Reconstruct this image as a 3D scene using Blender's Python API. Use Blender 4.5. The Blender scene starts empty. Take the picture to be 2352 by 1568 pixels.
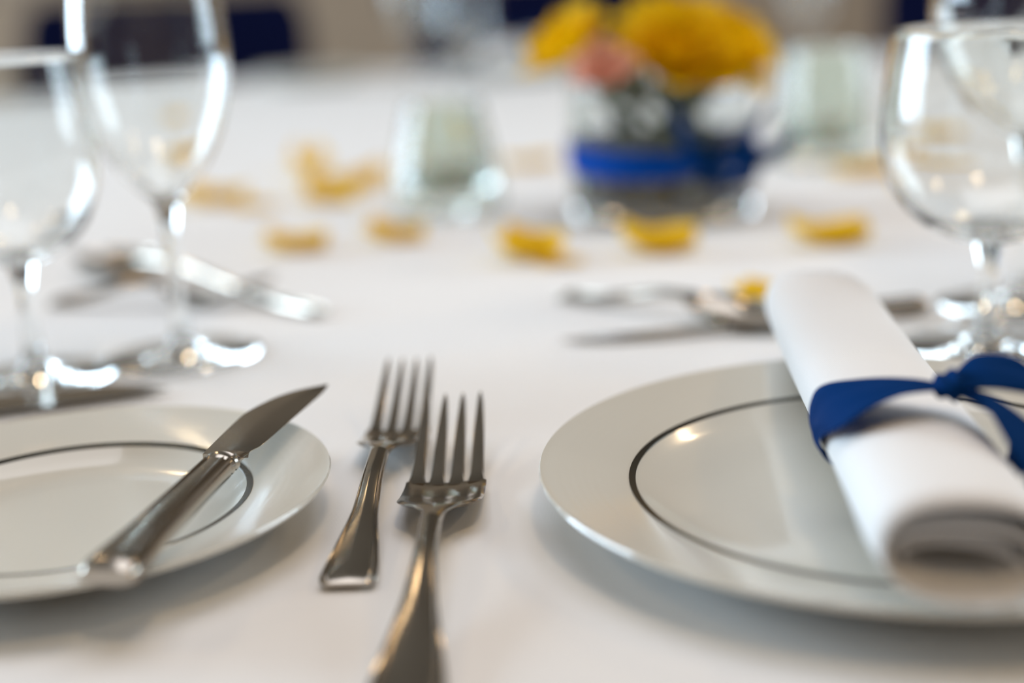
import bpy, bmesh, math, random
from mathutils import Vector, Matrix
PI = math.pi
C = bpy.context.scene.collection
SC = bpy.context.scene
T = 0.75            # height of the table cloth
R = math.radians

# ---------------------------------------------------------------- camera
cam = bpy.data.objects.new('camera', bpy.data.cameras.new('camera'))
C.objects.link(cam)
SC.camera = cam
cam.data.sensor_width = 36
cam.data.lens = 50
cam.data.clip_start = 0.01
cam.location = (0, 0, T + 0.162)
pitch, roll = R(14.7), R(-2.9)
cam.rotation_euler = (Matrix.Rotation(PI / 2 - pitch, 3, 'X') @ Matrix.Rotation(roll, 3, 'Z')).to_euler()
cam.data.dof.use_dof = True
cam.data.dof.focus_distance = 0.437
cam.data.dof.aperture_fstop = 2.8
cam.data.dof.aperture_blades = 0

# ---------------------------------------------------------------- world, light, exposure
SC.view_settings.view_transform = 'Standard'
SC.view_settings.look = 'None'
SC.view_settings.gamma = 1
SC.view_settings.use_curve_mapping = False
SC.view_settings.exposure = -0.06
w = bpy.data.worlds.new('world'); SC.world = w
w.use_nodes = True
w.node_tree.nodes['Background'].inputs[0].default_value = (0.55, 0.7, 1.0, 1)
w.node_tree.nodes['Background'].inputs[1].default_value = 1.0
cy = SC.cycles
cy.max_bounces = 18; cy.transmission_bounces = 16; cy.glossy_bounces = 8; cy.diffuse_bounces = 5
cy.transparent_max_bounces = 16
cy.sample_clamp_indirect = 0
cy.use_denoising = True
cy.blur_glossy = 0.5

def area(name, loc, aim, sx, sy, power, col):
    l = bpy.data.lights.new(name, 'AREA'); l.shape = 'RECTANGLE'
    l.size = sx; l.size_y = sy; l.energy = power; l.color = col
    o = bpy.data.objects.new(name, l); C.objects.link(o)
    o.location = loc
    o.rotation_euler = (Vector(aim) - Vector(loc)).to_track_quat('-Z', 'Y').to_euler()
    return o
# daylight through the windows on the left and on the right
area('daylight', (-3.93, 2.3, 1.72), (0, 2.3, 1.72), 2.6, 1.9, 262, (0.64, 0.83, 1.0))
area('daylight', (3.93, 2.0, 1.72), (0, 2.0, 1.72), 2.0, 1.9, 100, (0.72, 0.88, 1.0))
# broad unseen overhead fill, added to brighten the near side of the table
area('overhead_fill', (0.1, 0.75, 2.77), (0.1, 0.75, 0), 1.8, 1.5, 22.5, (0.93, 0.94, 1.0))
# warm tungsten downlights in the ceiling
for x, y, p in ((1.6, 2.6, 9), (-1.4, 2.9, 6), (0.35, -0.6, 9), (2.2, 0.2, 9), (-1.9, 0.3, 6)):
    area('downlight', (x, y, 2.77), (x, y, 0), 0.28, 0.28, p, (1.0, 0.72, 0.42))

# ---------------------------------------------------------------- materials
def mat(name, col, rough=0.5, metal=0.0, **kw):
    m = bpy.data.materials.new(name); m.use_nodes = True
    b = m.node_tree.nodes['Principled BSDF']
    b.inputs['Base Color'].default_value = (*col, 1)
    b.inputs['Roughness'].default_value = rough
    b.inputs['Metallic'].default_value = metal
    for k, v in kw.items():
        b.inputs[k.replace('_', ' ')].default_value = v
    return m
def noisy(m, scale=50, amount=0.15, bump=0.0, dist=0.001, detail=4, stretch=None):
    nt = m.node_tree; b = nt.nodes['Principled BSDF']
    tc = nt.nodes.new('ShaderNodeTexCoord'); n = nt.nodes.new('ShaderNodeTexNoise')
    n.inputs['Scale'].default_value = scale; n.inputs['Detail'].default_value = detail
    if stretch:
        mp = nt.nodes.new('ShaderNodeMapping'); mp.inputs['Scale'].default_value = stretch
        nt.links.new(tc.outputs['Object'], mp.inputs[0]); nt.links.new(mp.outputs[0], n.inputs['Vector'])
    else:
        nt.links.new(tc.outputs['Object'], n.inputs['Vector'])
    if amount:
        c = b.inputs['Base Color'].default_value[:]
        mx = nt.nodes.new('ShaderNodeMix'); mx.data_type = 'RGBA'
        mx.inputs[6].default_value = (*[v * (1 - amount) for v in c[:3]], 1)
        mx.inputs[7].default_value = (*[min(1, v * (1 + amount)) for v in c[:3]], 1)
        nt.links.new(n.outputs[0], mx.inputs[0]); nt.links.new(mx.outputs[2], b.inputs['Base Color'])
    if bump:
        bp = nt.nodes.new('ShaderNodeBump'); bp.inputs['Strength'].default_value = bump; bp.inputs['Distance'].default_value = dist
        nt.links.new(n.outputs[0], bp.inputs['Height']); nt.links.new(bp.outputs[0], b.inputs['Normal'])
    return m
def fabric(m, freq, bump=0.25, dist=0.0002):
    nt = m.node_tree; b = nt.nodes['Principled BSDF']
    tc = nt.nodes.new('ShaderNodeTexCoord'); last = None
    hs = []
    for ax in ('X', 'Y'):
        wv = nt.nodes.new('ShaderNodeTexWave'); wv.bands_direction = ax; wv.inputs['Scale'].default_value = freq
        wv.inputs['Distortion'].default_value = 1.0
        nt.links.new(tc.outputs['Object'], wv.inputs['Vector']); hs.append(wv)
    ad = nt.nodes.new('ShaderNodeMath'); ad.operation = 'ADD'
    nt.links.new(hs[0].outputs['Fac'], ad.inputs[0]); nt.links.new(hs[1].outputs['Fac'], ad.inputs[1])
    bp = nt.nodes.new('ShaderNodeBump'); bp.inputs['Strength'].default_value = bump; bp.inputs['Distance'].default_value = dist
    nt.links.new(ad.outputs[0], bp.inputs['Height']); nt.links.new(bp.outputs[0], b.inputs['Normal'])
    return m
M = {}
M['cloth'] = fabric(mat('table_linen', (0.82, 0.82, 0.82), 0.9, Specular_IOR_Level=0.15), 700, 0.08)
M['napkin'] = fabric(mat('napkin_linen', (0.82, 0.82, 0.82), 0.9), 700, 0.15)
M['china'] = mat('china', (0.68, 0.67, 0.61), 0.16, Coat_Weight=0.5, Coat_Roughness=0.04)
M['band'] = mat('platinum_band', (0.10, 0.10, 0.09), 0.22, 0.9)
M['steel'] = noisy(mat('steel', (0.44, 0.395, 0.34), 0.17, 1.0), 600, 0.05, 0.03, 0.0002)
M['darksteel'] = mat('hollow_end', (0.05, 0.04, 0.035), 0.4, 0.8)
M['glass'] = mat('glass', (0.97, 0.985, 0.98), 0.0, 0.0, Transmission_Weight=1.0, IOR=1.48)
M['greenglass'] = mat('pressed_glass', (0.80, 0.85, 0.79), 0.04, 0.0, Transmission_Weight=1.0, IOR=1.5)
M['smoky'] = mat('smoky_glass', (0.16, 0.145, 0.135), 0.05, 0.0, Transmission_Weight=0.5, IOR=1.5)
M['water'] = mat('water', (0.93, 0.96, 0.96), 0.0, 0.0, Transmission_Weight=1.0, IOR=1.33)
M['ribbon'] = mat('navy_satin', (0.0004, 0.028, 0.13), 0.7, 0.0, Specular_IOR_Level=0.04)  # napkin ribbon's own navy; on the vase bow the dark tone paints shade
M['blue_ribbon'] = mat('royal_satin', (0.0005, 0.06, 0.38), 0.7, 0.0, Specular_IOR_Level=0.05)
M['navy'] = noisy(mat('navy_cover', (0.0015, 0.0035, 0.028), 0.9, Specular_IOR_Level=0.1), 30, 0.2)
M['petal'] = noisy(mat('yellow_petal', (0.95, 0.63, 0.014), 0.65, Specular_IOR_Level=0.2), 60, 0.12)
M['rose'] = noisy(mat('golden_rose', (0.92, 0.62, 0.003), 0.65, Specular_IOR_Level=0.2), 40, 0.12)
M['pink'] = noisy(mat('peach_rose', (0.90, 0.55, 0.42), 0.6), 40, 0.1)
M['leaf'] = noisy(mat('leaf', (0.035, 0.085, 0.02), 0.5), 40, 0.3)
M['stem'] = noisy(mat('stem', (0.07, 0.12, 0.03), 0.5), 60, 0.3)
M['wall'] = noisy(mat('wall_paint', (0.37, 0.265, 0.18), 0.85), 6, 0.05)
M['dado'] = noisy(mat('panel_wood', (0.33, 0.23, 0.15), 0.5), 5, 0.2, stretch=(8, 8, 0.6))
M['ceil'] = mat('ceiling_paint', (0.24, 0.195, 0.15), 0.9)
M['floor'] = noisy(mat('carpet', (0.13, 0.10, 0.08), 0.95), 80, 0.35, 0.5, 0.003)
M['trimw'] = mat('trim_paint', (0.62, 0.58, 0.52), 0.5)
M['wood'] = noisy(mat('dark_wood', (0.06, 0.035, 0.02), 0.4), 10, 0.3, stretch=(10, 1, 1))
M['wax'] = mat('wax', (0.80, 0.80, 0.74), 0.5, Subsurface_Weight=0.3, Subsurface_Scale=0.01)

def translucent(m, fac):
    nt = m.node_tree; b = nt.nodes['Principled BSDF']; out = nt.nodes['Material Output']
    t = nt.nodes.new('ShaderNodeBsdfTranslucent'); mx = nt.nodes.new('ShaderNodeMixShader'); mx.inputs[0].default_value = fac
    src = b.inputs['Base Color'].links
    if src: nt.links.new(src[0].from_socket, t.inputs[0])
    else: t.inputs[0].default_value = b.inputs['Base Color'].default_value
    nt.links.new(b.outputs[0], mx.inputs[1]); nt.links.new(t.outputs[0], mx.inputs[2]); nt.links.new(mx.outputs[0], out.inputs[0])
translucent(M['petal'], .25); translucent(M['rose'], .3); translucent(M['pink'], .35)
# ---------------------------------------------------------------- helpers
def obj(name, bm, m, parent=None, smooth=True, **tags):
    me = bpy.data.meshes.new(name)
    bmesh.ops.recalc_face_normals(bm, faces=bm.faces)
    bm.to_mesh(me); bm.free()
    me.materials.append(m)
    if smooth:
        me.polygons.foreach_set('use_smooth', [True] * len(me.polygons))
        me.set_sharp_from_angle(angle=R(38))
    o = bpy.data.objects.new(name, me); C.objects.link(o)
    if parent: o.parent = parent
    for k, v in tags.items(): o[k] = v
    return o
def thing(name, label, cat, loc=(0, 0, 0), rz=0, group=None):
    o = bpy.data.objects.new(name, None); C.objects.link(o)
    o.empty_display_size = 0.02
    o.location = loc; o.rotation_euler = (0, 0, rz)
    o['label'] = label; o['category'] = cat
    if group: o['group'] = group
    return o
def tag(o, label, cat, group=None):
    o['label'] = label; o['category'] = cat
    if group: o['group'] = group
    return o
def dup(root, loc, rz, label, group=None):
    r = root.copy(); C.objects.link(r); r.location = loc; r.rotation_euler = (0, 0, rz); r['label'] = label
    if group: r['group'] = group
    for ch in list(root.children):
        c = ch.copy(); C.objects.link(c); c.parent = r
        for g in list(ch.children):
            d = g.copy(); C.objects.link(d); d.parent = c
    return r
def box(bm, x0, x1, y0, y1, z0, z1, bev=0.0):
    r = bmesh.ops.create_cube(bm, size=1)
    for v in r['verts']:
        v.co = Vector(((x0 + x1) / 2 + v.co.x * (x1 - x0), (y0 + y1) / 2 + v.co.y * (y1 - y0), (z0 + z1) / 2 + v.co.z * (z1 - z0)))
    if bev:
        es = list({e for v in r['verts'] for e in v.link_edges})
        bmesh.ops.bevel(bm, geom=es, offset=bev, segments=2, affect='EDGES', profile=0.6)
    return bm
def grid(bm, rows, closeu=False, capends=False):
    vs = [[bm.verts.new(p) for p in r] for r in rows]
    n = len(rows[0])
    for i in range(len(rows) - 1):
        for j in range(n if closeu else n - 1):
            k = (j + 1) % n
            bm.faces.new((vs[i][j], vs[i][k], vs[i + 1][k], vs[i + 1][j]))
    if capends:
        bm.faces.new(vs[0]); bm.faces.new(vs[-1][::-1])
    return vs
def lathe(bm, prof, seg=96, closed=False, loc=(0, 0, 0)):
    """prof: list of (r, z). closed: the profile is a loop"""
    n = len(prof); rings = []
    for r, z in prof:
        if r < 1e-6: rings.append([bm.verts.new((loc[0], loc[1], loc[2] + z))])
        else: rings.append([bm.verts.new((loc[0] + r * math.cos(2 * PI * k / seg), loc[1] + r * math.sin(2 * PI * k / seg), loc[2] + z)) for k in range(seg)])
    for i in range(n if closed else n - 1):
        a, b = rings[i], rings[(i + 1) % n]
        for k in range(seg):
            k2 = (k + 1) % seg
            if len(a) == 1 and len(b) == 1: continue
            if len(a) == 1: bm.faces.new((a[0], b[k], b[k2]))
            elif len(b) == 1: bm.faces.new((a[k], b[0], a[k2]))
            else: bm.faces.new((a[k], b[k], b[k2], a[k2]))
    return bm
def interp(keys, s):
    """smooth interpolation through (s, value) keys (monotone cubic)"""
    if s <= keys[0][0]: return keys[0][1]
    if s >= keys[-1][0]: return keys[-1][1]
    for i in range(len(keys) - 1):
        (a, va), (b, vb) = keys[i], keys[i + 1]
        if a <= s <= b:
            def slope(j):
                if j <= 0 or j >= len(keys) - 1: return 0.0 if len(keys) > 2 and j not in (0, len(keys) - 1) else (keys[min(j + 1, len(keys) - 1)][1] - keys[max(j - 1, 0)][1]) / (keys[min(j + 1, len(keys) - 1)][0] - keys[max(j - 1, 0)][0])
                d0 = (keys[j][1] - keys[j - 1][1]) / (keys[j][0] - keys[j - 1][0]); d1 = (keys[j + 1][1] - keys[j][1]) / (keys[j + 1][0] - keys[j][0])
                return 0.0 if d0 * d1 <= 0 else 2 * d0 * d1 / (d0 + d1)
            h = b - a; t = (s - a) / h
            m0, m1 = slope(i) * h, slope(i + 1) * h
            return (2 * t**3 - 3 * t**2 + 1) * va + (t**3 - 2 * t**2 + t) * m0 + (-2 * t**3 + 3 * t**2) * vb + (t**3 - t**2) * m1
    return keys[-1][1]
def tube(bm, pts, rad, seg=10):
    """round tube along points; rad number or list"""
    pts = [Vector(p) for p in pts]; rows = []
    up = Vector((0, 0, 1))
    for i, p in enumerate(pts):
        d = (pts[min(i + 1, len(pts) - 1)] - pts[max(i - 1, 0)]).normalized()
        a = d.cross(up)
        if a.length < 1e-3: a = d.cross(Vector((1, 0, 0)))
        a.normalize(); b = a.cross(d)
        r = rad[i] if isinstance(rad, (list, tuple)) else rad
        rows.append([p + (a * math.cos(2 * PI * k / seg) + b * math.sin(2 * PI * k / seg)) * r for k in range(seg)])
    grid(bm, rows, True, True)
    return bm

# ---------------------------------------------------------------- room shell
def struct(name, bm, m, **kw):
    o = obj(name, bm, m, smooth=False, **kw); o['kind'] = 'structure'; return o
X0, X1, Y0, Y1, ZC = -4.0, 4.0, -2.6, 5.5, 2.8
struct('floor', box(bmesh.new(), X0 - .1, X1 + .1, Y0 - .1, Y1 + .1, -0.1, 0), M['floor'])
struct('ceiling', box(bmesh.new(), X0 - .1, X1 + .1, Y0 - .1, Y1 + .1, ZC, ZC + .1), M['ceil'])
struct('wall_back', box(bmesh.new(), X0, X1, Y1, Y1 + .1, 0, ZC), M['wall'])
struct('wall_front', box(bmesh.new(), X0, X1, Y0 - .1, Y0, 0, ZC), M['wall'])
struct('wall_left', box(bmesh.new(), X0 - .1, X0, Y0, Y1, 0, ZC), M['wall'])
struct('wall_right', box(bmesh.new(), X1, X1 + .1, Y0, Y1, 0, ZC), M['wall'])
struct('baseboard_back', box(bmesh.new(), X0, X1, Y1 - .02, Y1, 0, .14, .004), M['dado'])
struct('trim_1', box(bmesh.new(), X0, X1, Y1 - .03, Y1, .92, .99, .006), M['dado'])
def window(n, cx, cy_, cz, wd, ht, axis):
    """window frame with glazing bars, standing just in front of the daylight"""
    bm = bmesh.new(); t = .05
    def b(u0, u1, z0, z1, d=.06):
        if axis == 'x': box(bm, X0 + .005, X0 + d + .02, cy_ + u0, cy_ + u1, cz + z0, cz + z1)
        elif axis == 'r': box(bm, X1 - d - .02, X1 - .005, cy_ + u0, cy_ + u1, cz + z0, cz + z1)
        else: box(bm, cx + u0, cx + u1, Y1 - d - .02, Y1 - .005, cz + z0, cz + z1)
    W, H = wd / 2, ht / 2
    b(-W - .08, -W, -H - .08, H + .08, .08); b(W, W + .08, -H - .08, H + .08, .08)
    b(-W, W, H, H + .08, .08); b(-W, W, -H - .08, -H, .10)
    b(-.02, .02, -H, H); b(-W, W, -.02, .02)
    b(-W / 2 - .01, -W / 2 + .01, -H, H, .07); b(W / 2 - .01, W / 2 + .01, -H, H, .07)
    struct('window_%d' % n, bm, M['trimw'])
window(1, 0, 2.3, 1.72, 2.6, 1.9, 'x')
window(2, 0, 2.0, 1.72, 2.0, 1.9, 'r')

# ---------------------------------------------------------------- table and cloth
TC = Vector((0.0, 1.36)); TR = 1.16
tb = thing('banquet_table', 'large round banquet table hidden beneath the white cloth', 'table', (TC.x, TC.y, 0))
obj('tabletop', lathe(bmesh.new(), [(0, T - .035), (TR - .02, T - .035), (TR - .012, T - .028), (TR - .012, T - .012), (TR - .02, T - .006), (0, T - .006)], 96), M['wood'], tb)
for k in range(4):
    a = PI / 4 + k * PI / 2
    bm = bmesh.new(); tube(bm, [(.75 * math.cos(a), .75 * math.sin(a), 0), (.7 * math.cos(a), .7 * math.sin(a), T - .034)], .02, 12)
    obj('leg', bm, M['wood'], tb)
random.seed(4)
bm = bmesh.new(); rows = []
def zun(x, y):     # faint undulation of the linen
    return 0.0006 * math.sin(x * 9 + 1) * math.sin(y * 7) + 0.0004 * math.sin(x * 23 + y * 11)
SEG = 288
rr = [0.0001] + [TR * k / 60 for k in range(1, 61)]
for r in rr:
    rows.append([Vector((r * math.cos(2 * PI * k / SEG), r * math.sin(2 * PI * k / SEG), -0.002 + 0.0)) for k in range(SEG)])
for j, dz in enumerate((.008, .03, .08, .16, .26, .38, .5, .62)):
    fold = min(1, dz / .3)
    row = []
    for k in range(SEG):
        a = 2 * PI * k / SEG
        r = TR + .006 + fold * (.045 + .035 * math.sin(a * 26 + .6 * math.sin(a * 5)) + .01 * math.sin(a * 11))
        row.append(Vector((r * math.cos(a), r * math.sin(a), -.002 - dz)))
    rows.append(row)
grid(bm, rows, True)
cl = obj('tablecloth', bm, M['cloth'])
cl.location = (TC.x, TC.y, T)
md = cl.modifiers.new('thick', 'SOLIDIFY'); md.thickness = .002; md.offset = 1
tag(cl, 'white linen cloth covering the whole round table and hanging over its edge', 'tablecloth')

# ---------------------------------------------------------------- plates
def plate(name, loc, R0, ring, label, rim_z=.017, ring_z=.0105):
    t = thing(name, label, 'plate', loc)
    foot = ring * .80; wl = ring * .86
    top = [(0, .0042), (wl * .75, .0044), (wl * .92, .0050), (wl, .0062), (ring * .95, .0086), (ring * .985, ring_z), (ring * 1.02, ring_z + .0007)]
    n = 26
    for k in range(1, n + 1):     # the wide rim, with faint concentric throwing ridges
        u = k / n; r = ring * 1.02 + (R0 - .0012 - ring * 1.02) * u
        z = ring_z + .0007 + (rim_z - ring_z - .0009) * (u ** .9)
        if .35 < u < .85: z += .00004 * math.sin(u * 62)
        top.append((r, z))
    top += [(R0 - .0004, rim_z + .0001), (R0, rim_z - .0006), (R0 - .0006, rim_z - .0016)]
    bot = [(R0 - .006, rim_z - .0035), (ring * 1.1, ring_z - .0042), (ring * .95, .0045), (foot + .004, .0022), (foot + .002, 0.0), (foot - .001, 0.0), (foot - .002, .0014), (0, .0014)]
    obj('dish', lathe(bmesh.new(), top + bot, 160), M['china'], t)
    bw = .0010
    prof = [(ring - bw, ring_z - .0004), (ring - bw, ring_z + .00045), (ring, ring_z + .00065), (ring + bw, ring_z + .0008), (ring + bw, ring_z + .0001)]
    obj('platinum_band', lathe(bmesh.new(), prof, 160, True), M['band'], t, label='thin dark metallic ring around the well')
    return t
plate('dinner_plate', (.114, .399, T), .108, .0800, 'ivory plate on the right carrying the rolled napkin')
plate('side_plate', (-.1376, .410, T), .080, .0545, 'smaller ivory plate on the left with a butter knife across it', .0165, .0105)

# ---------------------------------------------------------------- cutlery
def section(w, t, z, y, crown=0.0, bead=0.0, tilt=0.0, x=0.0, n=21):
    """closed cross-section in the XZ plane at y; flat back, crowned and beaded front"""
    top, bot = [], []
    for k in range(n):
        u = -1 + 2 * k / (n - 1)
        h = crown * (1 - abs(u) ** 1.3)
        if bead:
            au = abs(u)
            if au > .70: h += bead * (math.sin((au - .70) / .30 * 2.5 * PI) * .5 + .3)
        e = math.sqrt(max(0, 1 - abs(u) ** 8))
        top.append(Vector((x + u * w / 2, y, z + t / 2 * e + h)))
        bot.append(Vector((x + u * w / 2 * .97, y, z - t / 2 * e)))
    return top + bot[::-1]
def handle_sections(L, we, wn, zk, th0=.0022, th1=.0035, n=36, crown=.0016):
    """from the flared end (y=0) to the neck (y=L). zk: keys of height over s in 0..1"""
    out = []
    for k in range(n + 1):
        s = (k / n) ** 1.15
        wdt = interp([(0, we * .86), (.012, we * .95), (.03, we), (.09, we * .98), (.26, we * .81), (.54, max(we * .49, wn * 1.1)), (.8, wn * 1.05), (1, wn)], s)
        t = interp([(0, th0 * .5), (.03, th0), (.6, th1), (1, th1)], s)
        cr = crown * interp([(0, 0), (.05, .25), (.3, .8), (.6, 1), (1, .6)], s)
        bd = .0011 * interp([(0, .3), (.04, 1), (.7, .7), (1, .1)], s) * (wdt / we) ** .5
        out.append(section(wdt, t, interp(zk, s), s * L, cr, bd, n=61))
    return out
def make_fork(name, label, L, HW, loc, rz, we, tip_z=.0168, group=None):
    """length L along +y from the handle end; HW head width"""
    t = thing(name, label, 'fork', loc, rz, group)
    Ln = L * .44                                   # neck
    zk = [(0, .0022), (.12, .0026), (.5, .0066), (.8, .0112), (1, .0125)]
    bm = bmesh.new(); grid(bm, handle_sections(Ln, we, .0062, zk), True, True)
    obj('handle', bm, M['steel'], t)
    # head: shoulders widening quickly, then a shallow dish down to the tine roots
    yr = L * .715                                  # the tine roots
    def hz(y):
        return interp([(Ln, .0125), (L * .51, .0112), (L * .57, .0075), (L * .65, .0038), (L * .715, .0026), (L * .79, .0056), (L * .90, .0114), (L, tip_z)], y)
    bm = bmesh.new(); rows = []
    for k in range(25):
        s = k / 24; y = Ln + (yr + .002 - Ln) * s
        wdt = interp([(0, .0062), (.14, .0070), (.25, .0110), (.33, HW * .62), (.40, HW * .88), (.47, HW * .97), (.58, HW), (1, HW * .985)], s)
        row = section(wdt, .0019, hz(y), y, 0.0009 * (1 - s) ** 2)
        for v in row:                              # dished: the sides curl up a little
            v.z += .0016 * (abs(v.x) / (HW / 2)) ** 2 * min(1, s * 2.2)
        rows.append(row)
    grid(bm, rows, True, True)
    obj('head', bm, M['steel'], t)
    p = HW * .985 / 4
    for q in range(4):
        xc = (q - 1.5) * p; bm = bmesh.new(); rows = []
        for k in range(19):
            s = k / 18; y = yr + (L - yr) * s
            wdt = interp([(0, p * 1.0), (.05, p * .93), (.10, p * .76), (.20, p * .68), (.6, p * .56), (.9, p * .36), (.98, p * .22), (1, p * .10)], s)
            xx = xc * (1 - .04 * s)
            row = section(wdt, .0019 * (1 - .35 * s), hz(y), y, .00015, x=xx, n=9)
            for v in row: v.z += .0016 * (abs(xc) / (HW / 2)) ** 2 * (1 - s * .5)
            rows.append(row)
        grid(bm, rows, True, True)
        obj('tine', bm, M['steel'], t)
    return t
def make_spoon(name, label, L, BW, BL, loc, rz, we, zn=.0125):
    t = thing(name, label, 'spoon', loc, rz)
    Ln = L - BL
    zk = [(0, .0024), (.15, .0022), (.5, zn * .55), (.8, zn), (1, .0115)]
    bm = bmesh.new(); grid(bm, handle_sections(Ln + .004, we, .0058, zk), True, True)
    obj('handle', bm, M['steel'], t)
    bm = bmesh.new()
    # bowl: closed shell, egg-shaped outline, rim in a gently tilted plane
    NU, NV = 40, 12
    def pt(a, r, inner):
        ox = math.sin(a) * BW / 2; oy = -math.cos(a) * BL / 2
        oy0 = Ln + BL / 2
        ox *= (1 - .16 * math.cos(a) * -1 * .6)
        d = (.0095 if inner else .0108) * (1 - r * r) ** .75
        y = oy0 + oy * r
        zr = .0118 - .0015 * ((y - Ln) / BL)
        return Vector((ox * r, y, zr - d + (0 if inner else -.0006) ))
    ci = bm.verts.new(pt(0, 0, True)); co = bm.verts.new(pt(0, 0, False))
    ri = [[bm.verts.new(pt(2 * PI * k / NU, j / NV, True)) for k in range(NU)] for j in range(1, NV + 1)]
    ro = [[bm.verts.new(pt(2 * PI * k / NU, j / NV, False)) for k in range(NU)] for j in range(1, NV + 1)]
    for k in range(NU):
        k2 = (k + 1) % NU
        bm.faces.new((ci, ri[0][k], ri[0][k2])); bm.faces.new((co, ro[0][k2], ro[0][k]))
        for j in range(NV - 1):
            bm.faces.new((ri[j][k], ri[j + 1][k], ri[j + 1][k2], ri[j][k2]))
            bm.faces.new((ro[j][k], ro[j][k2], ro[j + 1][k2], ro[j + 1][k]))
        bm.faces.new((ri[-1][k], ro[-1][k], ro[-1][k2], ri[-1][k2]))
    obj('bowl', bm, M['steel'], t)
    return t
def make_knife(name, label, L, loc, rz, wh, wb, hl=.56, pitch_=0.0, edge=False):
    """handle end at the origin, tip at +y"""
    t = thing(name, label, 'knife', loc, rz)
    t.rotation_euler = (pitch_, 0, rz)
    Lh = L * hl
    bm = bmesh.new(); rows = []
    for k in range(41):
        s = k / 40
        wdt = interp([(0, wh * .90), (.015, wh * .96), (.04, wh), (.12, wh * .96), (.35, wh * .76), (.7, wh * .66), (1, wh * .62)], s)
        th = interp([(0, .0044), (.035, .0078), (.5, .0072), (1, .0066)], s)
        row = []
        for q in range(120):                        # oval section with threads along both sides
            a = 2 * PI * q / 120
            cx_ = math.copysign(abs(math.cos(a)) ** .65, math.cos(a)); sz = math.copysign(abs(math.sin(a)) ** .9, math.sin(a))
            th_ = 1 + (.20 * math.cos((abs(cx_) - .42) / .51 * 3 * PI) if .42 < abs(cx_) < .93 else 0) * interp([(0, .1), (.3, .5), (.6, 1), (1, 1)], s)
            row.append(Vector((cx_ * wdt / 2, s * Lh, sz * th / 2 * th_)))
        rows.append(row)
    grid(bm, rows, True, True)
    obj('handle', bm, M['steel'], t)
    bm = bmesh.new(); rows = []                    # two collars and a flaring shoulder
    w0 = wh * .63
    for y, wf, tf in ((0, 1.0, 1.02), (.0012, 1.12, 1.16), (.0024, 1.0, 1.0), (.0034, 1.0, 1.0), (.0046, 1.14, 1.12), (.0058, 1.02, .92), (.0075, 1.0, .75), (.0095, 1.08, .5), (.012, 1.16, .32)):
        rows.append([Vector((math.cos(2 * PI * q / 32) * w0 / 2 * wf, Lh - .001 + y, math.sin(2 * PI * q / 32) * .0033 * tf)) for q in range(32)])
    grid(bm, rows, True, True)
    obj('bolster', bm, M['steel'], t)
    bm = bmesh.new(); rows = []
    yb = Lh + .008; Lb = L - yb
    for k in range(41):
        s = k / 40; y = yb + Lb * s
        xl = -interp([(0, wb * .50), (.1, wb * .52), (.5, wb * .56), (.75, wb * .32), (.9, -wb * .06), (1, -wb * .60)], s)      # spine, curving over to the tip
        xr = interp([(0, wb * .42), (.07, wb * .34), (.14, wb * .44), (.4, wb * .52), (.7, wb * .62), (.9, wb * .67), (1, wb * .64)], s)     # cutting edge
        if xr < xl + .0004: xr = xl + .0004
        h = .0009 * (1 - .5 * s)
        n = 9; top, bot = [], []
        for q in range(n):
            u = q / (n - 1); x = xl + (xr - xl) * u
            hh = h * min(1, (1 - u) * 1.6 + .12)
            top.append(Vector((x, y, hh))); bot.append(Vector((x, y, -hh)))
        rows.append(top + bot[::-1])
    grid(bm, rows, True, True)
    obj('blade', bm, M['steel'], t)
    return t
def heading(a, b):       # rotation about z that turns +y to the direction a -> b
    return math.atan2(-(b[0] - a[0]), b[1] - a[1])
def span(a, b): return math.hypot(b[0] - a[0], b[1] - a[1])

a, b = (-.0285, .2905), (-.0213, .4825)
make_fork('dinner_fork', 'large steel fork in front, its flared handle running off the bottom of the picture', span(a, b), .0262, (*a, T), heading(a, b), .0186)
a, b = (-.0482, .3580), (-.0400, .5335)
make_fork('salad_fork', 'smaller steel fork behind and left of the large fork, near the left plate', span(a, b), .0232, (*a, T), heading(a, b), .0160)
a, b = (-.1035, .3270), (-.0750, .4805)
make_knife('butter_knife', 'steel butter knife lying across the left plate, tip past its rim', span(a, b), (*a, T + .0212), heading(a, b), .0158, .0158, .49, R(1.0))
# cutlery of the other place settings on the table
a, b = (-.36, .487), (-.1459, .5703)
make_knife('table_knife', 'dark steel table knife lying behind the left plate in front of the wine glass feet', span(a, b), (*a, T + .0042), heading(a, b), .021, .021, .5, R(-.3))
a, b = (-.0927, .6826), (-.2521, .8400)
make_spoon('dessert_spoon', 'steel spoon behind the tall wine glass stem, bowl to the left', span(a, b), .041, .066, (*a, T), heading(a, b), .011)
a, b = (-.2438, .7402), (-.1212, .7126)
make_fork('dessert_fork', 'small steel fork lying beneath the handle of the blurred spoon', span(a, b), .020, (*a, T), heading(a, b), .014, .014)
a, b = (.0262, .6960), (.1210, .6020)
make_spoon('teaspoon', 'steel teaspoon lying left of the rolled napkin end, handle towards the petals', span(a, b), .029, .055, (*a, T), heading(a, b), .0125, .0105)
a, b = (.1890, .6300), (.0227, .6040)
make_knife('dessert_knife', 'thin steel knife passing behind the rolled napkin, handle end showing at right', span(a, b), (*a, T + .0045), heading(a, b), .012, .009, .5, R(-.9))

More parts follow.
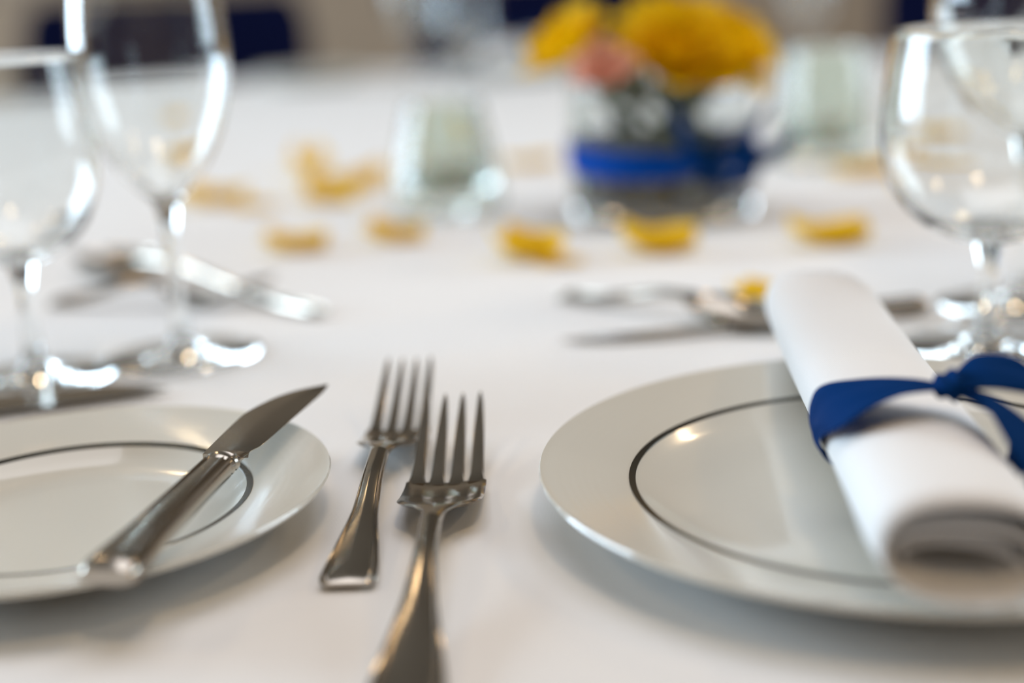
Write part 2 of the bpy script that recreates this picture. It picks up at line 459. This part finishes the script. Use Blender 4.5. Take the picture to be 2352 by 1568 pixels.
# ---------------------------------------------------------------- rolled napkin with ribbon
NA, NB = Vector((.1010, .293, 0)), Vector((.1215, .545, 0))
NX = (NB - NA).normalized(); NS = Vector((NX.y, -NX.x, 0))       # along, sideways (to the right)
NW, NH = .0230, .0155                                            # half width, half height
NZ = T + .0178 + NH
def ell(th, k=1.0):
    c_, s_ = math.cos(th), math.sin(th)
    e = .88
    return NS * (math.copysign(abs(c_) ** e, c_) * NW * k) + Vector((0, 0, math.copysign(abs(s_) ** e, s_) * NH * k))
napk = thing('rolled_napkin', 'white napkin rolled into a tube, lying across the right plate', 'napkin', (0, 0, 0))
bm = bmesh.new(); rows = []
TH, NL, TURNS = .0013, (NB - NA).length, 3.0
N = 230
th0 = -.35 * PI
layers = []
random.seed(2)
for j in range(29):
    s = j / 28; row = []
    for k in range(N + 1):
        u = k / N; th = th0 - u * TURNS * 2 * PI
        kk = 1 - .78 * u ** .8
        front = .0045 * math.sin(u * TURNS * 2 * PI * .9 + 1.1) * u + .002 * math.sin(th * 1.0) + .010 * u
        back = -.003 * u
        y = (front + (NL + back - front) * s)
        sag = -.0010 * math.sin(th) * math.sin(s * PI) * 0
        flare = 1 + .03 * math.sin(s * 7 + th) * .5 - .07 * max(0, (.06 - s) / .06) * (1 if u < .3 else 0) - .06 * max(0, (s - .955) / .045) * (1 if u < .3 else 0)
        e_ = ell(th, 1.0) * flare
        p = NA + NX * y + NS * e_.dot(NS) * (1 - .50 * u) + Vector((0, 0, e_.z * kk * (1 - .3 * u)))
        p.z += NZ + .0006 * math.sin(u * 17 + 2 * s) * u - (1 - kk * (1 - .3 * u)) * NH * .74
        row.append(p)
    rows.append(row)
grid(bm, rows)
o = obj('linen_roll', bm, M['napkin'], napk)
md = o.modifiers.new('thick', 'SOLIDIFY'); md.thickness = .0010; md.offset = 0

rib = thing('napkin_ribbon', 'royal blue satin ribbon tied round the rolled napkin on the right plate', 'ribbon', (0, 0, 0))
def strip(name, keys, m, parent, n=48, across=7, thick=.0004, wav=.0006, seed=0, **kw):
    """keys: list of (centre, half-width vector)"""
    bm = bmesh.new(); rows = []
    L_ = len(keys) - 1
    for i in range(n + 1):
        s = i / n
        cc = Vector([interp([(k / L_, keys[k][0][q]) for k in range(L_ + 1)], s) for q in range(3)])
        hv = Vector([interp([(k / L_, keys[k][1][q]) for k in range(L_ + 1)], s) for q in range(3)])
        row = []
        for j in range(across):
            v = -1 + 2 * j / (across - 1)
            q = cc + hv * v
            nrm = Vector((.3, .2, 1)).normalized()
            q = q + nrm * wav * math.sin(v * 4 + s * 9 + seed)
            row.append(q)
        rows.append(row)
    grid(bm, rows)
    o = obj(name, bm, m, parent, **kw)
    md = o.modifiers.new('thick', 'SOLIDIFY'); md.thickness = thick; md.offset = 0
    return o
# the band round the roll: a closed strip whose width gathers towards the knot
bm = bmesh.new(); rows = []
KN = R(74)                                             # the knot's angle (top right)
NB_ = 96
for i in range(NB_ + 1):
    th = KN + 2 * PI * i / NB_
    g = math.degrees(th); d = (g - 74) / 360
    ctr = interp([(74, .066), (100, .0665), (127, .069), (156, .074), (185, .084), (228, .088), (300, .074), (360, .058), (400, .057), (434, .066)], g)
    hw = interp([(74, .0030), (92, .0070), (120, .0130), (146, .0160), (165, .0130), (185, .0085), (205, .0060), (270, .004), (350, .006), (385, .0090), (412, .0080), (434, .0030)], g)
    row = []
    for j in range(9):
        v = -1 + 2 * j / 8
        crease = (.0005 * math.sin(v * 5.5 + d * 9) + .0004 * math.sin(v * 9 - d * 30)) * min(1, hw / .008)
        lift = .0012 + .0016 * math.exp(-((g - 146) / 18) ** 2) * max(0, v)
        p = NA + NX * (ctr + hw * v) + ell(th, 1.0) ; p.z += NZ
        nrm = ell(th, 1.0).normalized()
        row.append(p + nrm * (lift + crease * .8))
    rows.append(row)
grid(bm, rows)
o = obj('band', bm, M['ribbon'], rib)
md = o.modifiers.new('thick', 'SOLIDIFY'); md.thickness = .0004; md.offset = 0
def nap(th, y, out=.0):                                # a point on the roll's surface
    p = NA + NX * y + ell(th, 1.0); p.z += NZ
    return p + ell(th, 1.0).normalized() * out
K = nap(KN, .066, .002)
bm = bmesh.new()                                       # knot: a plump wrapped lump
rows = []
for i in range(13):
    a = -PI / 2 + PI * i / 12; rr_ = max(.02, math.cos(a)) 
    rows.append([K + NS * (.0045 * rr_ * math.cos(2 * PI * q / 24)) + NX * (.0058 * math.sin(a)) + Vector((0, 0, .0038 * rr_ * math.sin(2 * PI * q / 24) * (1 + .25 * math.cos(5 * 2 * PI * q / 24)))) for q in range(24)])
grid(bm, rows, True, True)
obj('knot', bm, M['ribbon'], rib)
V = Vector
strip('loop', [(K, V((0, .002, .001))), (K + V((.010, -.002, .004)), V((-.002, .006, .003))), (K + V((.022, -.006, .002)), V((-.005, .007, .004))),
               (K + V((.030, -.012, -.008)), V((-.007, .004, .005))), (K + V((.028, -.018, -.020)), V((-.008, .001, .003))), (K + V((.016, -.012, -.020)), V((-.006, .004, .000)))],
      M['ribbon'], rib)
strip('tail', [(K, V((0, .0015, .001))), (K + V((.014, .003, .003)), V((0, .0028, .0012))), (K + V((.032, .000, -.003)), V((-.0005, .0025, .0012))), (K + V((.052, -.008, -.014)), V((-.001, .003, .001))),
               (K + V((.068, -.02, -.026)), V((-.001, .004, .000)))], M['ribbon'], rib, seed=2)
strip('tail', [(K, V((0, .0015, .001))), (K + V((.008, -.010, -.002)), V((.004, .003, -.001))), (K + V((.014, -.024, -.010)), V((.006, .004, .000))), (K + V((.020, -.034, -.022)), V((.007, .003, .002))),
               (K + V((.030, -.040, -.029)), V((.006, .003, .003)))], M['ribbon'], rib, seed=4)

# ---------------------------------------------------------------- wine glasses
def make_glass(name, label, loc, foot_r, stem_h, bowl, th=.0011):
    """bowl: outer profile keys (z above the bowl's bottom, r), z from 0 to the bowl's height"""
    t = thing(name, label, 'wine glass', loc, 0)
    pf = [(0, .0), (foot_r - .0015, 0), (foot_r, .0008), (foot_r - .0008, .0014), (foot_r * .8, .0017), (foot_r * .55, .0022), (foot_r * .35, .0031), (.0075, .0050), (.0052, .0085), (.0042, .014)]
    sm = [(.0036, .024), (.0034, stem_h * .6), (.0037, stem_h - .010), (.0050, stem_h - .004)]
    H_ = bowl[-1][0]; out, inn = [], []
    for k in range(0, 41):
        z = H_ * (k / 40) ** 1.5
        r = interp(bowl, z)
        out.append((r, stem_h + z))
    for k in range(40, -1, -1):
        z = .004 + (H_ - .004) * (k / 40) ** 1.5
        r = max(0.0, interp(bowl, z) - th) if k else 0
        if k == 0: inn.append((0, stem_h + .0045))
        else: inn.append((max(r * (1 - .35 * (1 - k / 40) ** 6), .0005), stem_h + z + (.0 if k > 3 else .0004 * (4 - k) * 0)))
    out[-1] = (out[-1][0], out[-1][1]); rim = [(out[-1][0] - th / 2, stem_h + H_ + .0006)]
    t.location.z += .0007
    obj('glass_foot', lathe(bmesh.new(), pf + sm + out + rim + inn, 96), M['glass'], t)
    t.children[0].name = 'goblet'
    return t
small = lambda r, h: [(0, .0058), (h * .03, r * .36), (h * .10, r * .62), (h * .22, r * .84), (h * .38, r * .97), (h * .52, r), (h * .75, r * .97), (h, r * .90)]
tulip = lambda r, h: [(0, .0058), (h * .04, r * .34), (h * .12, r * .60), (h * .26, r * .86), (h * .42, r * .99), (h * .50, r), (h * .72, r * .93), (h, r * .76)]
make_glass('wine_glass', 'wine glass on the right, behind the napkin, its rim low in the frame', (.1945, .5638, T), .035, .045, small(.0435, .085))
make_glass('wine_glass', 'short wine glass cut off by the left edge of the picture', (-.2059, .5933, T), .034, .050, small(.0370, .0865))
make_glass('wine_glass', 'tall tulip wine glass left of centre, rising out of the top of the picture', (-.1479, .6192, T), .035, .070, tulip(.0335, .130))
make_glass('wine_glass', 'large wine glass at the right edge, standing behind the nearer one', (.2342, .6345, T), .037, .076, tulip(.0430, .125))

# ---------------------------------------------------------------- votive glasses
def make_votive(name, label, loc, rb, rt, h):
    t = thing(name, label, 'votive glass', loc, random.random())
    t.location.z += .0007; bm = bmesh.new()
    out = [(0, 0), (rb * .9, 0), (rb * .985, .002), (rb, .008), (rb * .97, h * .3), ((rb * .55 + rt * .45), h * .62), (rt * 1.02, h * .93), (rt, h)]
    inn = [(rt - .003, h), (rt * .95 - .003, h * .93), (rb * .5 + rt * .42 - .004, h * .6), (rb - .009, h * .3), (rb - .012, .016), (0, .013)]
    lathe(bm, out + inn, 72)
    for v in bm.verts:                                  # fluted sides
        r = math.hypot(v.co.x, v.co.y)
        if r > rt * .9:
            a = math.atan2(v.co.y, v.co.x); f = 1 + .018 * math.cos(a * 12)
            v.co.x *= f; v.co.y *= f
    obj('glass_holder', bm, M['greenglass'], t)
    bm = lathe(bmesh.new(), [(0, .0135), (.0185, .0135), (.0190, .016), (.0190, .031), (.018, .033), (0, .0325)], 48)
    obj('tea_light', bm, M['wax'], t)
    bm = bmesh.new(); tube(bm, [(0, 0, .032), (0, 0, .037), (.0006, 0, .040)], .0006, 6); obj('wick', bm, M['darksteel'], t)
    return t
make_votive('votive_glass', 'flared pressed glass votive left of the vase', (-.0394, .985, T), .038, .026, .074)
make_votive('votive_glass', 'pale glass votive right of the vase, behind the bow', (.2567, 1.135, T), .040, .034, .088)

# ---------------------------------------------------------------- vase of roses
VX, VY, VR, VH = .1042, .930, .0600, .088
vase = thing('vase', 'round clear glass vase holding yellow roses, tied with a blue ribbon', 'vase', (VX, VY, T + .0007))
prof = [(0, 0), (VR - .004, 0), (VR - .0008, .0015), (VR, .005), (VR, VH - .001), (VR - .0012, VH), (VR - .0024, VH - .001), (VR - .0026, .012), (VR - .006, .0085), (0, .008)]
obj('glass_body', lathe(bmesh.new(), prof, 96), M['glass'], vase)
obj('water', lathe(bmesh.new(), [(0, .0083), (VR - .0065, .0088), (VR - .0029, .0125), (VR - .0028, .080), (0, .080)], 96), M['water'], vase)
random.seed(11)
bm = bmesh.new(); bmesh.ops.create_icosphere(bm, subdivisions=2, radius=.0062)
for v in bm.verts: v.co.z *= .55
gem = obj('glass_pebble', bm, M['smoky'], None)
pts = []
while len(pts) < 64:
    r = (VR - .012) * math.sqrt(random.random()); a = random.random() * 2 * PI; q = (r * math.cos(a), r * math.sin(a), 0)
    lay = len(pts) // 24
    if all(math.hypot(q[0] - p[0], q[1] - p[1]) > .0115 or p[2] != lay for p in pts): pts.append((q[0], q[1], lay))
    elif random.random() < .02: pts.append((q[0], q[1], 2))
gems0 = True
for i, (x, y, l) in enumerate(pts):
    g = gem if i == 0 else gem.copy()
    if i: C.objects.link(g)
    g.location = (VX + x, VY + y, T + .0125 + .0066 * l); g.rotation_euler = (random.uniform(-.2, .2), random.uniform(-.2, .2), 0)
    tag(g, 'small dark smoky glass pebble in the bottom of the rose vase', 'glass pebble', 'glass pebbles in the rose vase')

def petal_mesh(name, w_, l_, cup, curl, seed=0, m=None, nx=8, ny=8):
    """petal rooted at the origin, rising along +z with its hollow towards -y"""
    rnd = random.Random(seed); ph = rnd.random() * 6
    bm = bmesh.new(); rows = []
    for j in range(ny + 1):
        s = j / ny
        wd = w_ * (math.sin(PI * (.06 + .80 * s ** .8)) ** .75)
        if s > .85: wd *= 1 - .35 * ((s - .85) / .15) ** 2
        row = []
        for i in range(nx + 1):
            u = -1 + 2 * i / nx
            x = u * wd / 2
            y = cup * (math.sin(s * PI * .62)) - cup * .9 * u * u * (wd / w_) + curl * max(0, s - .6) ** 1.5
            z = l_ * s * (1 - .10 * u * u) - curl * .4 * max(0, s - .75) ** 2 + .0012 * math.sin(u * 5 + ph) * s
            row.append(Vector((x, y, z)))
        rows.append(row)
    grid(bm, rows)
    me = bpy.data.meshes.new(name)
    bm.to_mesh(me); bm.free(); me.materials.append(m)
    me.polygons.foreach_set('use_smooth', [True] * len(me.polygons))
    return me
def make_rose(label, loc, tilt, rz, size, m, stem_to, n=22, opening=1.0):
    t = thing('rose', label, 'rose', loc, rz)
    t.rotation_euler = (tilt[0], tilt[1], rz)
    mes = [petal_mesh('petal', .95 * size, .95 * size, .22 * size, .34 * size, k, m) for k in range(2)]
    rnd = random.Random(int(loc[0] * 1000) + 7)
    for k in range(n):
        f = k / (n - 1)
        p = bpy.data.objects.new('petal', mes[k % 2]); C.objects.link(p); p.parent = t
        if not mes[k % 2].get('done'):
            mes[k % 2]['done'] = 1
        ang = k * 2.39996 + rnd.uniform(-.15, .15)
        lean = R(2 + 62 * f ** 1.3 * opening)
        sc = .50 + .52 * f
        p.scale = (sc, sc, sc * (1.15 - .10 * f))
        rr_ = size * (.02 + .10 * f)
        p.location = (rr_ * math.sin(ang) * -1, rr_ * math.cos(ang), size * (.10 - .10 * f))
        p.rotation_euler = Matrix.Rotation(ang, 3, 'Z').to_euler()
        p.rotation_euler = (Matrix.Rotation(ang, 3, 'Z') @ Matrix.Rotation(-lean, 3, 'X')).to_euler()
    for k in range(5):
        bm = bmesh.new(); rows = []
        a = k * 2 * PI / 5
        for j in range(5):
            s = j / 4; wd = .12 * size * (1 - s) * (1 + s)
            r0 = size * (.05 + .30 * s); z = size * (-.06 + .04 * s)
            rows.append([Vector((math.cos(a) * r0 - math.sin(a) * wd * u, math.sin(a) * r0 + math.cos(a) * wd * u, z)) for u in (-1, 0, 1)])
        grid(bm, rows); obj('sepal', bm, M['leaf'], t)
    # the stem runs down into the vase
    mw = (Matrix.Translation(Vector(loc)) @ t.rotation_euler.to_matrix().to_4x4()).inverted()
    e = mw @ Vector(stem_to)
    bm = bmesh.new(); p0 = Vector((0, 0, -.002)); mid = (p0 + e) / 2 + Vector((0, 0, -.006))
    tube(bm, [p0 + Vector((0, 0, .01)), p0, mid, e], [.004, .0026, .0022, .0022], 8)
    obj('stem', bm, M['stem'], t)
    return t
ZR = T + VH
make_rose('large golden rose at the front centre of the vase', (.108, .898, ZR + .012), (R(40), R(6), 0), 0, .042, M['rose'], (.120, .935, T + .02))
make_rose('golden rose leaning over the right side of the vase', (.140, .915, ZR + .013), (R(26), R(34), 0), 0, .040, M['rose'], (.085, .925, T + .02))
make_rose('golden rose leaning over the left side of the vase, above the cloth', (.050, .908, ZR + .018), (R(14), R(-38), 0), 0, .036, M['rose'], (.125, .930, T + .02), opening=.8)
make_rose('small peach rose between the left and centre golden roses', (.062, .874, ZR + .006), (R(42), R(-6), 0), 0, .025, M['pink'], (.100, .950, T + .022), n=16, opening=.6)
make_rose('golden rose standing at the back of the vase', (.112, .948, ZR + .024), (R(-8), R(4), 0), 0, .040, M['rose'], (.108, .915, T + .02))
def leaf(label, loc, rot, size):
    bm = bmesh.new(); rows = []
    for j in range(9):
        s = j / 8; wd = size * .30 * math.sin(PI * min(1, s * .97 + .02)) ** .8
        rows.append([Vector((u * wd, s * size, .12 * size * math.sin(s * PI) - .05 * size * (1 - abs(u)) )) for u in (-1, -.5, 0, .5, 1)])
    grid(bm, rows)
    o = obj('rose_leaf', bm, M['leaf']); o.location = loc; o.rotation_euler = rot
    md = o.modifiers.new('thick', 'SOLIDIFY'); md.thickness = .0006
    tag(o, label, 'leaf'); return o
leaf('dark green leaf in the gap between the left and centre roses', (.084, .915, ZR - .004), (R(50), 0, R(15)), .045)
leaf('dark green leaf under the right hand rose at the vase rim', (.128, .905, ZR - .006), (R(12), 0, R(-70)), .042)

fo = thing('foliage', 'dull green stems and leaves filling the water of the rose vase', 'foliage', (VX, VY, T))
random.seed(5)
for k in range(12):
    a = k * 2.4; r0 = .012 + .030 * random.random(); r1 = .020 + .024 * random.random()
    bm = bmesh.new(); p0 = Vector((r0 * math.cos(a + 2), r0 * math.sin(a + 2), .026)); p1 = Vector((r1 * math.cos(a), r1 * math.sin(a), .094))
    tube(bm, [p0, (p0 + p1) / 2 + Vector((0, 0, .003)), p1], [.0022, .0024, .0020], 8); st = obj('stem', bm, M['stem'], fo)
    for h in (.35, .7):
        bm = bmesh.new(); rows = []; c0 = p0.lerp(p1, h); dr = a + h * 4
        for j in range(7):
            s_ = j / 6; wd = .0065 * math.sin(PI * min(1, s_ * .96 + .02)) ** .8
            q = c0 + Vector((math.cos(dr), math.sin(dr), .5)) * (.018 * s_)
            q.x, q.y = [v * min(1, .052 / max(.001, math.hypot(q.x, q.y))) for v in (q.x, q.y)]
            rows.append([q + Vector((-math.sin(dr), math.cos(dr), 0)) * wd * u for u in (-1, 0, 1)])
        grid(bm, rows); obj('leaf', bm, M['leaf'], st)
vr = thing('vase_ribbon', 'wide blue ribbon with a bow wrapped around the glass vase', 'ribbon', (VX, VY, T))
bm = bmesh.new(); rows = []
for i in range(97):
    a = 2 * PI * i / 96
    d = (a - R(-68) + PI) % (2 * PI) - PI
    pinch = .45 + .55 * min(1, abs(d) / .5)
    row = []
    for j in range(7):
        v = -1 + 2 * j / 6
        zc = .0425 - .003 * math.cos(a + PI / 2)
        row.append(Vector(((VR + .0012 + .0005 * math.sin(v * 5 + a * 3)) * math.cos(a), (VR + .0012) * math.sin(a), zc + .0090 * pinch * v)))
    rows.append(row)
grid(bm, rows)
o = obj('band', bm, M['blue_ribbon'], vr)
md = o.modifiers.new('thick', 'SOLIDIFY'); md.thickness = .0005; md.offset = 1
BX = Vector((VR * math.cos(R(-68)), VR * math.sin(R(-68)) - .005, .0400))
bm = bmesh.new(); bmesh.ops.create_uvsphere(bm, u_segments=16, v_segments=10, radius=.0075)
for v in bm.verts: v.co = Vector((v.co.x, v.co.y * .8, v.co.z * 1.1 + .0006 * math.sin(v.co.x * 2500))) + BX
obj('knot', bm, M['ribbon'], vr)  # bow in darker satin than the band, its shade put into the colour
for sx, top in ((-1, .040), (1, .036)):
    keys = []
    for q in range(9):
        u = q / 8; aa = u * 2 * PI
        cen = BX + Vector((sx * .0005 + (-.010 if sx < 0 else .015) * (1 - math.cos(aa)), -.004 - .006 * math.sin(aa), top * .5 * (1 - math.cos(aa)) * .62))
        keys.append((cen, Vector((0.005 * sx + .002, -.002, .006 + .0100 * (1 - math.cos(aa)) / 2))))
    strip('bow_loop', keys, M['ribbon'], vr)
strip('tail', [(BX, V((0, 0, .003))), (BX + V((.014, -.003, .006)), V((0, 0, .006))), (BX + V((.032, -.001, .003)), V((.001, 0, .0065))), (BX + V((.054, .003, .014)), V((.002, 0, .006)))], M['ribbon'], vr)
strip('tail', [(BX, V((0, 0, .003))), (BX + V((-.005, -.004, -.006)), V((.004, 0, .003))), (BX + V((.010, -.005, -.010)), V((.003, 0, .005))), (BX + V((.030, -.002, -.004)), V((.001, 0, .007)))], M['ribbon'], vr)

# ---------------------------------------------------------------- scattered rose petals
def loose(loc, rz, w_, l_, lift, label, rx=0.0, seed=0):
    bm = bmesh.new(); rows = []; rnd = random.Random(seed); ph = rnd.random() * 6
    NXX, NYY = 12, 12
    for j in range(NYY + 1):
        s = j / NYY; wd = w_ * math.sin(PI * (.10 + .78 * s)) ** .7
        row = []
        for i in range(NXX + 1):
            u = -1 + 2 * i / NXX
            x = u * wd / 2
            z = lift * (u * u * .65 + (2 * s - 1) ** 2 * .5 * (1 if s > .5 else .35)) + .0012 * math.sin(u * 4 + s * 5 + ph)
            row.append(Vector((x, (s - .5) * l_, z)))
        rows.append(row)
    mz = min(v.z for r in rows for v in r)
    for r in rows:
        for v in r: v.z -= mz - .0006
    grid(bm, rows)
    o = obj('rose_petal', bm, M['petal']); o.location = (loc[0], loc[1], T); o.rotation_euler = (rx, 0, rz)
    md = o.modifiers.new('thick', 'SOLIDIFY'); md.thickness = .0005; md.offset = 1
    tag(o, label, 'petal', 'yellow rose petals scattered on the cloth'); return o
PT = [
 ((-.2211, 1.0737), 80, .034, .050, .015, 'yellow petal just right of the tall wine glass bowl'),
 ((-.1822, 1.0374), 95, .016, .030, .004, 'thin yellow petal touching the one beside the tall wine glass'),
 ((-.1330, 1.0550), 60, .036, .046, .014, 'deep yellow curled petal, lowest of the cluster left of the votive'),
 ((-.1640, 1.2139), 10, .032, .070, .020, 'pale yellow petal at the back of the cluster left of the votive'),
 ((-.1120, 1.1100), -50, .026, .050, .016, 'yellow petal on the right of the cluster left of the votive'),
 ((-.1303, .8651), 85, .032, .038, .011, 'small flat yellow petal alone in front of the petal cluster'),
 ((-.0709, .8823), 65, .028, .040, .012, 'slim yellow petal in front of the flared votive'),
 ((.0120, .8000), 55, .036, .040, .017, 'large yellow petal nearest the teaspoon handle'),
 ((.0290, .7800), 100, .012, .026, .003, 'narrow yellow petal lying against the large one by the teaspoon'),
 ((.0871, .8012), 80, .036, .042, .016, 'large yellow petal directly in front of the vase'),
 ((.1848, .8015), 88, .036, .044, .014, 'yellow petal just behind the far end of the rolled napkin'),
 ((.2720, 1.0560), 90, .030, .056, .008, 'yellow petal in front of the votive right of the vase'),
 ((.0218, 1.1992), 90, .026, .045, .006, 'pale yellow petal between the flared votive and the vase'),
 ((-.3178, 1.4426), 60, .035, .030, .014, 'yellow petal seen through the bowl of the tall wine glass'),
 ((.1200, .6760), 30, .022, .026, .006, 'yellow petal peeping out left of the napkin roll end'),
 ((.2950, .9750), 85, .028, .050, .006, 'yellow petal behind the left side of the right wine glass'),
 ((.3600, 1.2000), 70, .035, .045, .010, 'yellow petal seen through the right wine glass bowl'),
]
for i, (p, a_, w_, l_, lf, lb) in enumerate(PT):
    loose(p, R(a_), w_, l_, lf, lb, seed=i)

# ---------------------------------------------------------------- far side of the table
def far_plate(loc, r, label):
    t = thing('plate', label, 'plate', loc)
    obj('dish', lathe(bmesh.new(), [(0, .004), (r * .6, .004), (r * .72, .009), (r * .98, .017), (r, .0165), (r * .97, .013), (r * .6, .0), (0, .0)], 72), M['china'], t)
    obj('platinum_band', lathe(bmesh.new(), [(r * .72, .0088), (r * .72, .0100), (r * .74, .0106), (r * .74, .0096)], 72, True), M['band'], t)
    return t
far_plate((-.30, 2.30, T), .090, 'far side plate at the left on the other side of the table')
far_plate((.03, 2.28, T), .125, 'far dinner plate at the other side of the table behind the votive')
far_plate((.80, 1.92, T), .125, 'far dinner plate at the right on the other side of the table')
def far_napkin(loc, rz, label, rl):
    t = thing('rolled_napkin', label, 'napkin', loc, rz)
    bm = bmesh.new(); rows = []
    for s in range(9):
        k_ = 1 if 0 < s < 8 else .8
        rows.append([Vector((.024 * k_ * math.cos(2 * PI * q / 32), -.11 + .0275 * s, .034 + .017 * k_ * math.sin(2 * PI * q / 32))) for q in range(32)])
    grid(bm, rows, True, True); obj('linen_roll', bm, M['napkin'], t)
    r = thing('napkin_ribbon', rl, 'ribbon', loc, rz)
    bm = bmesh.new(); rows = []
    for q in range(49):
        a = 2 * PI * q / 48
        rows.append([Vector((.0255 * math.cos(a), -.0 + .016 * v, .034 + .0185 * math.sin(a))) for v in (-1, 0, 1)])
    grid(bm, rows); o = obj('band', bm, M['ribbon'], r)
    strip('bow_loop', [(V((0, 0, .052)), V((0, .004, 0))), (V((.03, 0, .066)), V((0, .012, 0))), (V((.05, 0, .056)), V((0, .012, 0))), (V((.02, 0, .05)), V((0, .006, 0)))], M['ribbon'], r, n=24)
    strip('bow_loop', [(V((0, 0, .052)), V((0, .004, 0))), (V((-.03, 0, .066)), V((0, .012, 0))), (V((-.05, 0, .056)), V((0, .012, 0))), (V((-.02, 0, .05)), V((0, .006, 0)))], M['ribbon'], r, n=24)
far_napkin((.03, 2.28, T), R(-20), 'rolled white napkin on the far dinner plate behind the votive', 'navy ribbon round the napkin on the far plate behind the votive')
far_napkin((.80, 1.92, T), R(25), 'rolled white napkin on the far dinner plate at the right', 'navy ribbon round the napkin on the far plate at the right')
make_glass('wine_glass', 'blurred wine glass on the far side behind the flared votive', (-.125, 2.16, T), .035, .070, tulip(.036, .120), .0016)
make_glass('wine_glass', 'blurred wine glass on the far side left of the vase', (-.045, 2.05, T), .035, .050, small(.040, .085), .0016)
make_glass('wine_glass', 'blurred wine glass on the far side right of the roses', (.42, 1.95, T), .035, .070, tulip(.038, .120), .0016)

# chairs with navy covers around the far side
def make_chair(label, loc, rz):
    t = thing('covered_chair', label, 'chair', loc, rz, 'chairs with navy covers on the far side')
    bm = bmesh.new()
    rows = []
    for j in range(13):                               # covered back, slightly bowed, rounded top
        z = .44 + .45 * j / 12
        k_ = 1 - .12 * max(0, (j - 10) / 2) ** 2
        rows.append([Vector((.30 * k_ * math.copysign(abs(math.cos(a)) ** .35, math.cos(a)), .24 + .035 * math.copysign(abs(math.sin(a)) ** .6, math.sin(a)) + .03 * j / 12 - .03 * math.cos(a) ** 2, z)) for a in [2 * PI * q / 40 for q in range(40)]])
    grid(bm, rows, True, True); obj('backrest', bm, M['navy'], t)
    obj('seat', box(bmesh.new(), -.24, .24, -.22, .25, .40, .47, .02), M['navy'], t)
    bm = bmesh.new(); rows = []
    for z in (.41, .3, .15, .02):
        f = 1 + (.41 - z) * .15
        rows.append([Vector((f * (.235 + .006 * math.sin(a * 20) * (f - 1) * 15) * math.copysign(abs(math.cos(a)) ** .3, math.cos(a)), .015 + f * .225 * math.copysign(abs(math.sin(a)) ** .3, math.sin(a)), z)) for a in [2 * PI * q / 80 for q in range(80)]])
    grid(bm, rows, True); obj('skirt', bm, M['navy'], t)
    return t
ch = make_chair('navy covered chair at the far left, widest dark shape behind the wine glasses', (-.67, 2.89, 0), R(8))
def chair_copy(lb, loc, rz): return dup(ch, loc, rz, lb)
chair_copy('navy covered chair at the far side directly behind the roses', (.10, 2.92, 0), R(-3))
chair_copy('navy covered chair at the far right behind the right hand wine glasses', (1.00, 2.76, 0), R(-24))
chair_copy('navy covered chair beyond the left edge beside the far left chair', (-1.30, 2.50, 0), R(42))
